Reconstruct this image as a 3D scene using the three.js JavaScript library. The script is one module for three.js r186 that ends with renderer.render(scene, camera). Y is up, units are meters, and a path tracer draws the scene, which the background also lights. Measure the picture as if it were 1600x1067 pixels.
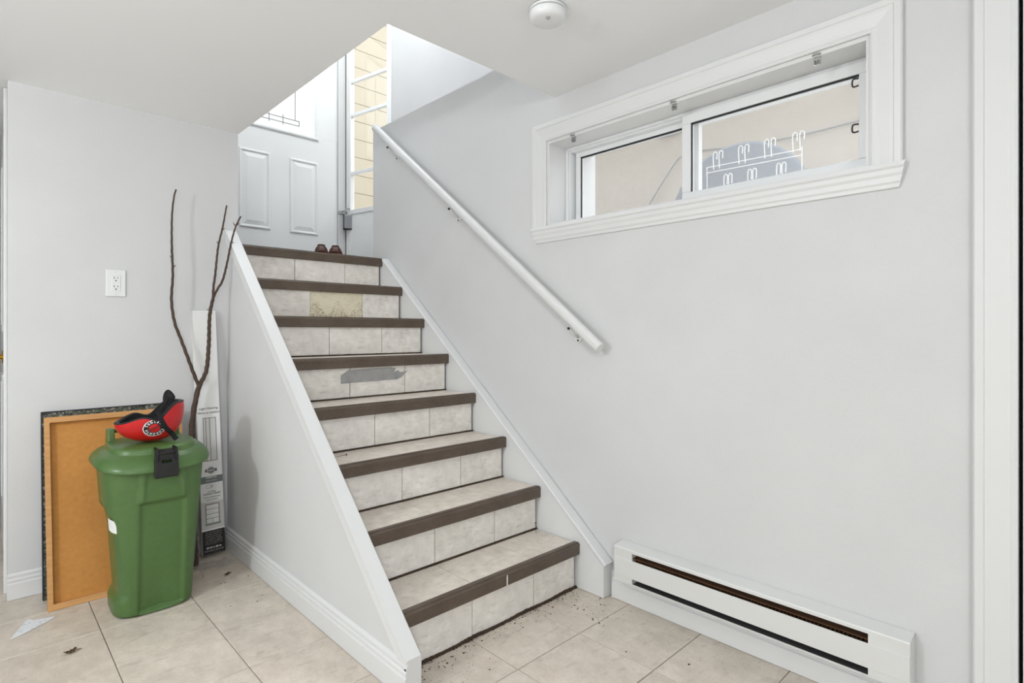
import * as THREE from 'three';
import { mergeGeometries, mergeVertices, toCreasedNormals } from 'three/addons/utils/BufferGeometryUtils.js';
import { RoundedBoxGeometry } from 'three/addons/geometries/RoundedBoxGeometry.js';
import { ImprovedNoise } from 'three/addons/math/ImprovedNoise.js';

// ------------------------------------------------------------------ camera, sky, lamps, exposure
const scene = new THREE.Scene();
const camera = new THREE.PerspectiveCamera(62.84, 1600 / 1067, 0.02, 200);
camera.position.set(0, 1.05, 0);
camera.rotation.set(0, THREE.MathUtils.degToRad(-43.9), 0);
camera.setViewOffset(1600, 1067, 0, 15, 1600, 1067);
const renderer = new THREE.WebGLRenderer({ antialias: true });
renderer.toneMapping = THREE.LinearToneMapping;
renderer.toneMappingExposure = 0.955;
renderer.shadowMap.enabled = true;
scene.background = new THREE.Color(0.93, 0.97, 1.0);       // bright overcast sky
scene.backgroundIntensity = 3.2;
scene.environment = null;
const LAMP = { color: 0xf4f9fb, near: 0.9, left: 5.2, rear: 5.2, upstairsFill: 3.6, radius: 3.5 };  // rear and stair well lamps are added fill, with no seen source

// ------------------------------------------------------------------ helpers
const V3 = (x, y, z) => new THREE.Vector3(x, y, z);
let seed = 20240;
const rnd = () => { seed = (seed * 1664525 + 1013904223) >>> 0; return seed / 4294967296; };
const rr = (a, b) => a + (b - a) * rnd();
const names = {};
function numbered(n) { names[n] = (names[n] ?? -1) + 1; return names[n] ? n + '_' + String(names[n]).padStart(3, '0') : n; }
function metreUV(g) {
  g = g.index ? g.toNonIndexed() : g;
  const p = g.attributes.position, n = new Float32Array(p.count * 2), a = V3(), b = V3(), c = V3(), e = V3(), f = V3();
  for (let i = 0; i < p.count; i += 3) {
    a.fromBufferAttribute(p, i); b.fromBufferAttribute(p, i + 1); c.fromBufferAttribute(p, i + 2);
    e.subVectors(b, a); f.subVectors(c, a); e.cross(f);
    const x = Math.abs(e.x), y = Math.abs(e.y), z = Math.abs(e.z);
    [a, b, c].forEach((q, k) => {
      const [u, v] = y >= x && y >= z ? [q.x, q.z] : x >= z ? [q.z, q.y] : [q.x, q.y];
      n[(i + k) * 2] = u; n[(i + k) * 2 + 1] = v;
    });
  }
  g.setAttribute('uv', new THREE.BufferAttribute(n, 2));
  return g;
}
const clean = (g) => { const o = new THREE.BufferGeometry(); for (const k of ['position', 'normal', 'uv']) if (g.attributes[k]) o.setAttribute(k, g.attributes[k]); return o; };
function merge(list) { return mergeGeometries(list.flat().map((g) => { g = g.index ? g.toNonIndexed() : g; if (!g.attributes.uv) g = metreUV(g); if (!g.attributes.normal) g.computeVertexNormals(); return clean(g); })); }
function box(x0, x1, y0, y1, z0, z1, r = 0) {
  const w = Math.abs(x1 - x0), h = Math.abs(y1 - y0), d = Math.abs(z1 - z0);
  const g = r ? new RoundedBoxGeometry(w, h, d, 2, Math.min(r, w / 2.01, h / 2.01, d / 2.01)) : new THREE.BoxGeometry(w, h, d);
  g.translate((x0 + x1) / 2, (y0 + y1) / 2, (z0 + z1) / 2);
  return metreUV(g);
}
// a bar of constant profile from p0 to p1; profile points are [u, v] along U and V; m0, m1 mitre the ends by u
function prism(profile, p0, p1, U, V, m0 = 0, m1 = 0, smooth = 0) {
  const D = p1.clone().sub(p0).normalize(), n = profile.length, pos = [], uv = [];
  const at = (e, [u, v]) => (e ? p1 : p0).clone().addScaledVector(U, u).addScaledVector(V, v).addScaledVector(D, (e ? m1 : m0) * u);
  const L = p0.distanceTo(p1), flip = U.clone().cross(V).dot(D) < 0;
  const tri = (a, b, c, ua, ub, uc) => { const o = flip ? [[a, ua], [c, uc], [b, ub]] : [[a, ua], [b, ub], [c, uc]]; for (const [q, w] of o) { pos.push(q.x, q.y, q.z); uv.push(...w); } };
  let s = 0;
  const area = profile.reduce((t, [x, y], i) => { const [x2, y2] = profile[(i + 1) % n]; return t + x * y2 - x2 * y; }, 0);
  const prof = area < 0 ? profile.slice().reverse() : profile;
  for (let i = 0; i < n; i++) {
    const A = prof[i], B = prof[(i + 1) % n], l = Math.hypot(B[0] - A[0], B[1] - A[1]);
    const a = at(0, A), b = at(0, B), c = at(1, B), d = at(1, A);
    tri(a, b, c, [0, s], [0, s + l], [L, s + l]); tri(a, c, d, [0, s], [L, s + l], [L, s]); s += l;
  }
  const v2 = prof.map((q) => new THREE.Vector2(q[0], q[1]));
  for (const [i, j, k] of THREE.ShapeUtils.triangulateShape(v2, [])) {
    tri(at(1, prof[i]), at(1, prof[j]), at(1, prof[k]), prof[i], prof[j], prof[k]);
    tri(at(0, prof[i]), at(0, prof[k]), at(0, prof[j]), prof[i], prof[k], prof[j]);
  }
  let g = new THREE.BufferGeometry();
  g.setAttribute('position', new THREE.Float32BufferAttribute(pos, 3)); g.setAttribute('uv', new THREE.Float32BufferAttribute(uv, 2));
  g.computeVertexNormals();
  if (smooth) g = toCreasedNormals(g, smooth);
  return g;
}
function mesh(name, g, m, parent = scene) {
  const o = new THREE.Mesh(Array.isArray(g) ? merge(g) : g, m);
  o.name = parent === scene ? numbered(name) : name; o.castShadow = o.receiveShadow = true;
  if (parent !== scene) { const k = (parent.userData0 ??= {}); k[name] = (k[name] ?? -1) + 1; if (k[name]) o.name = name + '_' + String(k[name]).padStart(3, '0'); }
  parent.add(o); return o;
}
function struct(name, g, m, label) { const o = mesh(name, g, m); o.userData.kind = 'structure'; if (label) o.userData.label = label; return o; }
function thing(name, label, category, p = [0, 0, 0], turn = 0, group) {
  const o = new THREE.Group(); o.name = numbered(name); scene.add(o); o.position.set(...p); o.rotation.y = turn;
  o.userData = { label, category }; if (group) o.userData.group = group; return o;
}
function tag(o, label, category, group) { Object.assign(o.userData, { label, category }); if (group) o.userData.group = group; return o; }
const tube = (pts, r, seg = 24, rad = 8, closed = false) => new THREE.TubeGeometry(new THREE.CatmullRomCurve3(pts.map((p) => V3(...p)), closed), seg, r, rad, closed);
function taperTube(pts, r0, r1, seg = 40, rad = 8) {
  const c = new THREE.CatmullRomCurve3(pts.map((p) => V3(...p))), g = new THREE.TubeGeometry(c, seg, 1, rad), p = g.attributes.position, q = V3();
  for (let i = 0; i <= seg; i++) { const o = c.getPointAt(i / seg), r = r0 + (r1 - r0) * i / seg; for (let j = 0; j <= rad; j++) { const k = i * (rad + 1) + j; q.fromBufferAttribute(p, k).sub(o).multiplyScalar(r * (1 + 0.12 * Math.sin(i * 1.7 + j))).add(o); p.setXYZ(k, q.x, q.y, q.z); } }
  g.computeVertexNormals(); return g;
}
// ------------------------------------------------------------------ textures
const perlin = new ImprovedNoise();
const fbm = (x, y, z, o = 4) => { let s = 0, a = 0.5; for (let i = 0; i < o; i++) { s += a * perlin.noise(x, y, z + i * 7.3); x *= 2.03; y *= 2.03; a *= 0.5; } return s; };
function dataTex(w, h, fn, repeat) {
  const d = new Uint8Array(w * h * 4);
  for (let j = 0; j < h; j++) for (let i = 0; i < w; i++) { const c = fn(i / w, j / h), k = (j * w + i) * 4; d[k] = Math.max(0, Math.min(255, c[0])); d[k + 1] = Math.max(0, Math.min(255, c[1])); d[k + 2] = Math.max(0, Math.min(255, c[2])); d[k + 3] = 255; }
  const t = new THREE.DataTexture(d, w, h); t.magFilter = THREE.LinearFilter; t.minFilter = THREE.LinearFilter; t.wrapS = t.wrapT = THREE.RepeatWrapping; if (repeat) t.repeat.set(repeat, repeat); t.colorSpace = THREE.SRGBColorSpace; t.needsUpdate = true; return t;
}
function canvasTex(w, h, draw) {
  const c = document.createElement('canvas'); c.width = w; c.height = h; draw(c.getContext('2d'), w, h);
  const t = new THREE.CanvasTexture(c); t.colorSpace = THREE.SRGBColorSpace; t.magFilter = THREE.LinearFilter; return t;
}
const std = (o) => new THREE.MeshStandardMaterial({ roughness: 0.6, ...o });
const wrapN = (u, v, s, z, o) => { const k = (a, b) => fbm(a * s, b * s, z, o); const a = u, b = v; return (k(a, b) * (1 - a) + k(a - 1, b) * a) * (1 - b) + (k(a, b - 1) * (1 - a) + k(a - 1, b - 1) * a) * b; };
const bumpFine = dataTex(256, 256, (u, v) => { const n = 128 + 150 * wrapN(u, v, 34, 3.1, 3); return [n, n, n]; }, 2.2);
bumpFine.colorSpace = THREE.NoColorSpace;
const paintMap = dataTex(256, 256, (u, v) => { const n = 212 + 7 * wrapN(u, v, 5, 1.7, 4) + (rnd() - 0.5) * 1.5; return [n, n, n + 0.5]; }, 0.8);
const M = {
  wall: std({ map: paintMap, roughness: 0.75, bumpMap: bumpFine, bumpScale: 0.0005 }),
  ceil: std({ color: 0xf4f5f6, roughness: 0.9, bumpMap: bumpFine, bumpScale: 0.0004 }),
  trim: std({ color: 0xdedede, roughness: 0.42, bumpMap: bumpFine, bumpScale: 0.0003 }),
  vinyl: std({ color: 0xe6e7e8, roughness: 0.3 }),
  doorPaint: std({ color: 0xf5f6f6, roughness: 0.3 }),
  black: std({ color: 0x0d0d0e, roughness: 0.55 }),
  gasket: std({ color: 0x16171a, roughness: 0.6 }),
  chrome: std({ color: 0xb8b8b6, roughness: 0.28, metalness: 1 }),
  steel: std({ color: 0x7d7f82, roughness: 0.38, metalness: 0.9 }),
  brass: std({ color: 0xb8892f, roughness: 0.25, metalness: 1 }),
  nosing: std({ roughness: 0.42, map: dataTex(256, 256, (u, v) => { const n = wrapN(u, v, 6, 8.2, 5) * 26 + wrapN(u, v, 40, 2.2, 2) * 14; return [91 + n, 78 + n, 67 + n]; }, 1.6) }),
  dirt: std({ roughness: 0.95, map: dataTex(256, 256, (u, v) => { const n = wrapN(u, v, 14, 4.4, 5) * 70; return [64 + n, 51 + n * 0.9, 38 + n * 0.8]; }, 3) }),
  grout: std({ color: 0xa59787, roughness: 0.95 }),
  dustyGlass: new THREE.MeshPhysicalMaterial({ color: 0xfafafa, transmission: 1, roughness: 0.34, thickness: 0, ior: 1.5 }),
  glass: new THREE.MeshPhysicalMaterial({ color: 0xffffff, transmission: 1, roughness: 0.02, thickness: 0, ior: 1.5 }),
};
function tileTex(z, base, amp, warm) {
  return dataTex(256, 256, (u, v) => {
    const a = fbm(u * 3 + z * 3.1, v * 3, z, 5), b = fbm(u * 9, v * 5 + z, z + 9, 4), c = fbm(u * 40, v * 40, z + 3, 2), s = Math.max(0, fbm(u * 2.2, v * 2.2 + z * 2, z + 20, 4) - 0.08) * warm;
    const d = Math.max(0, fbm(u * 6 + z, v * 14, z + 31, 4) - 0.12) * amp * 1.6, n = a * amp * 0.5 + b * amp * 0.55 + c * 13 - d;
    return [base[0] + n - s * 60, base[1] + n - s * 66, base[2] + n - s * 76];
  });
}
const floorTileM = [1, 2, 3, 4, 5].map((k) => std({ map: tileTex(k * 5.3, [208 + k % 3 * 2, 197 + k % 3 * 2, 184 + k % 3 * 2], 30, 0.25), roughness: 0.45 }));
const riserTileM = [1, 2, 3, 4].map((k) => std({ map: tileTex(k * 7.7 + 40, [238 - k % 2 * 4, 233 - k % 2 * 4, 227 - k % 2 * 5], 36, 0.3), roughness: 0.4 }));
const treadTileM = [1, 2, 3].map((k) => std({ map: tileTex(k * 6.1 + 80, [220, 210, 199], 34, 0.3), roughness: 0.45 }));
const floorFarM = std({ map: tileTex(91, [210, 199, 186], 30, 0.25), roughness: 0.5 });

// chamfered tile: size w (x) by d (z), top at y = 0
function tileGeo(w, d, h = 0.008, c = 0.0018) {
  const P = [], UV = [], a = w / 2, b = d / 2;
  const quad = (q) => { for (const i of [0, 1, 2, 0, 2, 3]) { P.push(...q[i]); UV.push(q[i][0] / w + 0.5, q[i][2] / d + 0.5); } };
  const ring = (x, z, y) => [[-x, y, -z], [-x, y, z], [x, y, z], [x, y, -z]];
  const t = ring(a - c, b - c, 0), m = ring(a, b, -c), l = ring(a, b, -h);
  quad(t); for (let i = 0; i < 4; i++) { const j = (i + 1) % 4; quad([t[j], t[i], m[i], m[j]]); quad([m[j], m[i], l[i], l[j]]); } quad(l.slice().reverse());
  const g = new THREE.BufferGeometry(); g.setAttribute('position', new THREE.Float32BufferAttribute(P, 3)); g.setAttribute('uv', new THREE.Float32BufferAttribute(UV, 2)); g.computeVertexNormals(); return g;
}
// ------------------------------------------------------------------ key measures (metres)
const XR = 1.835, ZB = -2.94, HC = 2.078, ZD = -4.1, XS = 0.885, XI = 0.937, ZO = -1.632;
const NZ = (i) => (i === 8 ? -2.985 : -1.452 - 0.2185 * (i - 1)), NY = (i) => 0.1865 * i, LAND = NY(8);

// ------------------------------------------------------------------ shell
const floor = struct('floor', [box(-2.9, 2.0, -0.2, -0.006, -5.4, 2.5)], M.grout);
{
  const px = 0.2995, pz = 0.2945, g = tileGeo(px - 0.0026, pz - 0.0026, 0.008, 0.0014), far = [];
  for (let i = -11; i <= 5; i++) for (let k = -11; k <= 15; k++) {
    const x0 = 0.322 + px * i, z0 = -2.124 + pz * k; let x1 = x0 + px, z1 = z0 + pz;
    if (x1 < -2.9 || z0 > 2.4 || z0 < -5.25) continue;
    if (x0 >= 0.82 && z1 < -1.55 && x0 < 1.8) continue;
    const seen = x0 > -0.32 && z1 < -0.3 && (z1 > -2.95 || x0 < 0.2) && z1 > -3.6;
    if (x0 > 0.2 && z1 < ZB + 0.02) continue;
    if (seen) {
      const o = mesh('floor_tile', g, floorTileM[Math.floor(rnd() * 5)], floor); o.position.set((x0 + x1) / 2, rr(-0.0004, 0.0004), (z0 + z1) / 2); o.rotation.y = Math.floor(rnd() * 2) * Math.PI;
    } else { const q = g.clone(); q.translate((x0 + x1) / 2, 0, (z0 + z1) / 2); far.push(q); }
  }
  const o = mesh('floor_tile_field', far, floorFarM, floor); o.userData.kind = 'stuff';
}
// right wall: foundation with the window hole, a recessed doorway near the camera, a ledge on top
struct('wall_right', [
  box(XR, 2.15, -0.2, 1.516, -1.70, -0.1265), box(XR, 2.15, 1.895, 2.33, -1.70, -0.1265),
  box(XR, 2.15, 1.516, 1.895, -1.70, -1.681), box(XR, 2.15, 1.516, 1.895, -0.437, -0.1265),
  box(XR, 2.205, -0.2, 2.33, -3.185, -1.70), box(2.1, 2.37, 2.26, 2.33, -3.185, ZO), box(1.95, 2.15, -0.2, 2.33, -0.1265, 0.72), box(XR, 2.15, 2.0, 2.33, -0.1265, 0.72), box(XR, 2.15, -0.2, 2.33, 0.72, 2.5),
], M.wall);
struct('wall_back', [box(0.0945, 0.943, -0.2, 2.3, -3.05, ZB)], M.wall);
struct('wall_hall', [box(0.105, 0.94, -0.2, 2.3, -5.2, -3.05), box(-2.9, 0.2, -0.2, 2.3, -5.35, -5.2), box(-1.0, -0.9, -0.2, 2.3, -5.2, -2.94), box(-2.9, -0.9, -0.2, 2.3, -3.05, -2.94)], M.wall);
struct('wall_left', [box(-2.9, -2.75, -0.2, 2.3, -2.95, 2.5)], M.wall);
struct('wall_rear', [box(-2.9, 2.15, -0.2, 2.3, 2.35, 2.5)], M.wall);
// lower ceiling: one slab over the room, one sagging slab left of the stair opening
const sag = prism([[-3.9, 0], [0.995, 0], [0.995, 0.25], [-3.9, 0.25]], V3(0, HC, ZO), V3(0, HC - 0.046, ZB), V3(1, 0, 0), V3(0, 1, 0));
{ const p = sag.attributes.position; for (let i = 0; i < p.count; i++) if (p.getZ(i) < -2 && p.getX(i) > 0.9) p.setX(i, 0.945); }
struct('ceiling', [box(-2.9, 2.0, HC, 2.33, ZO, 2.5), sag, box(-2.9, 0.93, 2.034, 2.33, -5.35, ZB - 0.03), box(-2.9, 0.0935, 2.034, 2.33, ZB - 0.03, ZB - 0.0005)], M.ceil);
// stair well above the lower ceiling
struct('wall_upper_left', [box(0.86, 0.945, 2.3, 3.95, ZD, ZB), box(0.9, 0.99, 2.33, 3.95, ZB, ZO), box(0.86, 0.9385, LAND - 0.2, 2.3, ZD - 0.12, -3.05)], M.wall);
struct('wall_upper_near', [box(0.9, 2.37, 2.33, 3.95, ZO, ZO + 0.1)], M.wall);
struct('wall_upper_right', [box(2.224, 2.37, 2.33, 3.95, -3.60, ZO), box(2.224, 2.37, LAND - 0.2, 2.33, -3.60, -3.185)], M.wall);
struct('ceiling_upper', [box(0.8, 2.5, 3.9, 4.05, ZD - 0.2, ZO + 0.1)], M.ceil);
// front door wall of the landing, round the door opening (1.165 .. 2.055, up to 3.545)
struct('wall_landing', [box(0.86, 1.165, LAND - 0.2, 3.95, ZD - 0.14, ZD), box(1.165, 2.055, 3.545, 3.95, ZD - 0.14, ZD), box(2.055, 2.125, LAND - 0.2, 3.95, ZD - 0.14, ZD)], M.wall);
struct('floor_landing', [box(0.943, 2.37, LAND - 0.2, LAND - 0.009, ZD - 0.15, -3.19), box(0.943, XR, LAND - 0.2, LAND - 0.009, -3.19, -3.02)], M.dirt);

// ------------------------------------------------------------------ stairs
const XL = 0.94, XE = 1.774;
{
  const st = thing('staircase', 'tiled staircase of eight steps with dark brown nosings rising to the landing', 'stairs');
  const joints = [[1.23, 1.533], [1.232, 1.531], [1.231, 1.529], [1.235, 1.521], [1.235, 1.528], [1.241, 1.531], [1.244, 1.54], [1.256, 1.55]];
  const nose = (zf, y) => { // profile in (z toward viewer, y)
    const q = [[-0.030, 0.0025], [-0.006, 0.0035]];
    for (let a = 80; a >= 0; a -= 20) { const t = a * Math.PI / 180; q.push([-0.011 + 0.011 * Math.cos(t), -0.008 + 0.011 * Math.sin(t)]); }
    q.push([-0.0015, -0.013], [-0.0015, -0.043], [-0.004, -0.046], [-0.024, -0.046], [-0.024, -0.009], [-0.030, -0.0005]);
    return q;
  };
  for (let i = 1; i <= 8; i++) {
    const zr = NZ(i) - 0.022, y0 = NY(i - 1), y1 = NY(i), zBack = i < 8 ? NZ(i + 1) - 0.0305 : -3.19;
    const s = mesh('step', [box(XL, XE + 0.007, i < 8 ? 0 : 0, y1 - 0.009, zBack, zr - 0.0085)], M.dirt, st);
    // riser tiles
    const J = joints[i - 1], xs = [XL, J[0], J[1], XE];
    for (let k = 0; k < 3; k++) {
      if (i === 7 && k === 1) {
        const o = mesh('exposed_backing', box(xs[1] + 0.001, xs[2] - 0.001, y0 + 0.004, y1 - 0.012, zr - 0.0085, zr - 0.005), std({ roughness: 0.9, map: canvasTex(512, 256, (c, w, h) => {
          c.fillStyle = '#e8dfc6'; c.fillRect(0, 0, w, h);
          for (let n = 0; n < 500; n++) { const v = Math.floor(rr(205, 235)); c.fillStyle = `rgba(${v},${v - 8},${v - 30},0.35)`; c.fillRect(rr(0, w), rr(0, h), rr(4, 40), rr(2, 14)); }
          for (let n = 0; n < 1500; n++) { const x = rr(0, w), q = Math.pow(rnd(), 2.0) * h * 0.55 * (0.6 + 0.4 * Math.sin(x * 0.03)); c.fillStyle = `rgba(${Math.floor(rr(50, 105))},${Math.floor(rr(38, 75))},${Math.floor(rr(20, 45))},${rr(0.3, 0.8)})`; c.fillRect(x, h - q, rr(1, 5), rr(1, 7)); }
        }) }), s);
        { const p = o.geometry.attributes.position, u = o.geometry.attributes.uv; for (let n = 0; n < p.count; n++) u.setXY(n, (p.getX(n) - xs[1]) / (xs[2] - xs[1]), (p.getY(n) - y0) / (y1 - y0 - 0.012)); }
        o.userData.label = 'cream backing board with brown stains where a tile is missing';
        continue;
      }
      const w = xs[k + 1] - xs[k] - 0.003, h = y1 - 0.009 - y0 - 0.006, g = tileGeo(w, h, 0.008, 0.0014);
      const o = mesh('riser_tile', g, riserTileM[Math.floor(rnd() * 4)], s);
      o.rotation.x = Math.PI / 2; if (rnd() < 0.5) o.rotation.y = 0; o.position.set((xs[k] + xs[k + 1]) / 2, y0 + 0.006 + h / 2, zr + rr(-0.0006, 0.0006));
    }
    // tread tiles
    if (i < 8) {
      const zf = NZ(i) - 0.028, zb = NZ(i + 1) - 0.022 - 0.002, JJ = joints[i], tx = [XL, JJ[0], JJ[1], XE + 0.004];
      for (let k = 0; k < 3; k++) { const o = mesh('tread_tile', tileGeo(tx[k + 1] - tx[k] - 0.003, zf - zb, 0.008, 0.001), treadTileM[Math.floor(rnd() * 3)], s); o.position.set((tx[k] + tx[k + 1]) / 2, y1, (zf + zb) / 2); }
      // bead of brown dirt and old caulk where the riser above meets the tread
      const pts = [], n = 150; for (let k = 0; k <= n; k++) pts.push([XL + (XE - XL + 0.004) * k / n, y1 + 0.001 + 0.0016 * rnd() + 0.001 * Math.sin(k * 0.21 + i), NZ(i + 1) - 0.0212 + 0.001 * rnd()]);
      mesh('dirt_line', [tube(pts, 0.0042, 300, 6)], M.dirt, s);
    } else { const o = mesh('tread_tile', tileGeo(XE - XL, 0.16, 0.008, 0.001), treadTileM[0], s); o.position.set((XE + XL) / 2, y1, NZ(8) - 0.028 - 0.08); }
    const end = i === 8 ? 1.80 : 1.782;
    mesh('nosing', [prism(nose(), V3(XL, y1, NZ(i)), V3(end, y1, NZ(i)), V3(0, 0, 1), V3(0, 1, 0), 0, 0, 0.5)], M.nosing, s);
    if (i === 5) { // grey tape over a broken tile
      const T = [[-0.5, 0.08], [-0.5, -0.5], [0.36, -0.45], [0.38, -0.38], [0.42, -0.32], [0.52, 0.12], [0.4, 0.06], [0.36, 0.2], [0.3, 0.12], [0.33, 0.36], [0.24, 0.44], [-0.1, 0.42], [-0.4, 0.38]];
      const sh = new THREE.Shape(T.map(([a, b]) => new THREE.Vector2(1.362 + a * 0.345, y0 + 0.104 + b * 0.066)));
      const g = new THREE.ExtrudeGeometry(sh, { depth: 0.0012, bevelEnabled: false, steps: 1 }); g.translate(0, 0, zr + 0.0012);
      const o = mesh('tape', metreUV(g), std({ roughness: 0.5, map: dataTex(128, 128, (u, v) => { const n = wrapN(u, v, 5, 6, 4) * 40; return [158 + n, 157 + n, 156 + n]; }, 4) }), s); o.userData.label = 'strip of grey tape over a broken riser tile';
    }
    if (i === 1) {
      const pts = [], n = 170; for (let k = 0; k <= n; k++) pts.push([XL + (XE - XL + 0.006) * k / n, 0.002 + 0.0022 * rnd() + 0.002 * Math.sin(k * 0.13), zr + 0.001 + 0.002 * rnd()]);
      mesh('dirt_line', [tube(pts, 0.0068, 340, 6)], M.dirt, s);
      const chip = mesh('paint_streak', [box(1.372, 1.377, y1 - 0.045, y1 - 0.006, NZ(1) - 0.004, NZ(1) + 0.0006, 0.001)], M.trim, s); chip.userData.label = 'white paint streak on the lowest nosing';
    }
  }
}
// landing floor tiles
// knee wall on the open side of the stairs
const capY = (z) => 0.757 + 0.905 * (-z - 2.065);
{
  const prof = (top, x0, x1) => { const s = [[0, -ZB], [0, 1.36], [capY(-1.36) + top, 1.36], [capY(ZB) + top, -ZB]]; return prism(s, V3(x0, 0, 0), V3(x1, 0, 0), V3(0, 1, 0), V3(0, 0, -1)); };
  const w = struct('wall_stair', [prof(-0.016, XS + 0.008, XI - 0.004)], M.wall);
  const along = V3(0, 0.905, -1).normalize(), up = V3(0, 1, 0.905).normalize();
  const a = V3(XS, capY(-1.352), -1.352), b = V3(XS, capY(ZB), ZB);
  mesh('cap', [prism([[-0.001, 0], [-0.001, -0.014], [0.004, -0.019], [XI - XS - 0.004, -0.019], [XI - XS, -0.014], [XI - XS, -0.003], [XI - XS - 0.003, 0], [0.003, 0]], a, b, V3(1, 0, 0), up),
    prism([[0.001, -0.019], [0.001, -0.042], [0.005, -0.047], [0.009, -0.047], [0.009, -0.019]], a, b, V3(1, 0, 0), up)], M.trim, w);
  mesh('end_board', [box(XS, XI, 0.0, capY(-1.36) - 0.005, -1.366, -1.352, 0.002)], M.trim, w);
}
const BASE = [[0, 0], [0.014, 0], [0.014, 0.060], [0.010, 0.064], [0.010, 0.069], [0.0125, 0.071], [0.0125, 0.077], [0.008, 0.081], [0.008, 0.086], [0.0095, 0.088], [0.0095, 0.093], [0.004, 0.098], [0, 0.1]];
struct('baseboard_stair', [prism(BASE, V3(XS + 0.008, 0.002, -1.3508), V3(XS + 0.008, 0.002, ZB + 0.001), V3(-1, 0, 0), V3(0, 1, 0), 0, 0)], M.trim);
struct('baseboard_back', [prism(BASE, V3(0.0925, 0.002, ZB), V3(0.872, 0.002, ZB), V3(0, 0, 1), V3(0, 1, 0))], M.trim);
struct('baseboard_right', [prism(BASE.map(([a, b]) => [a * 1.2, b]), V3(XR, 0.002, -1.321), V3(XR, 0.002, -0.215), V3(-1, 0, 0), V3(0, 1, 0))], M.trim);
// skirt board on the right wall
{
  const x0 = 1.7835, Y = (z) => 0.142 + 0.815 * (-z - 1.348);
  const s = [[0.002, 1.334], [Y(-1.334) - 0.005, 1.334], [Y(-2.998), 2.998], [Y(-2.998) - 0.03, 3.03], [Y(-2.998) - 0.25, 3.03], [0.05, 2.0], [0.002, 1.6]];
  const t = struct('trim_1', [prism(s, V3(x0, 0, 0), V3(XR, 0, 0), V3(0, 1, 0), V3(0, 0, -1))], M.trim);
  const up = V3(0, 1, 0.815).normalize();
  mesh('cap', [prism([[-0.003, 0.0], [-0.003, 0.009], [0.001, 0.012], [0.046, 0.012], [0.051, 0.006], [0.051, 0]], V3(x0, Y(-1.33), -1.33), V3(x0, Y(-2.998), -2.998), V3(1, 0, 0), up)], M.trim, t);
}
// casing of the doorway at the right edge, with its door
const CAS = (w) => [[0, 0], [0, 0.009], [0.006, 0.012], [0.014, 0.010], [0.024, 0.011], [w * 0.62, 0.015], [w * 0.72, 0.0155], [w * 0.76, 0.019], [w * 0.95, 0.020], [w, 0.016], [w, 0]];
struct('trim_2', [prism(CAS(0.084), V3(XR, 0, -0.1265), V3(XR, 2.04, -0.1265), V3(0, 0, -1), V3(-1, 0, 0))], M.trim);
{
  const d = struct('door_2', [box(XR + 0.012, XR + 0.047, 0.01, 1.992, -0.1185, 0.715, 0.002)], M.doorPaint, 'white door at the right edge with a dark gap');
  mesh('dark_gap_sheet', [box(XR + 0.07, 1.949, 0, 2.0, -0.1265, 0.72)], M.black, d);  // black sheet behind the door; paints in the shade of the gap
}
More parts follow.
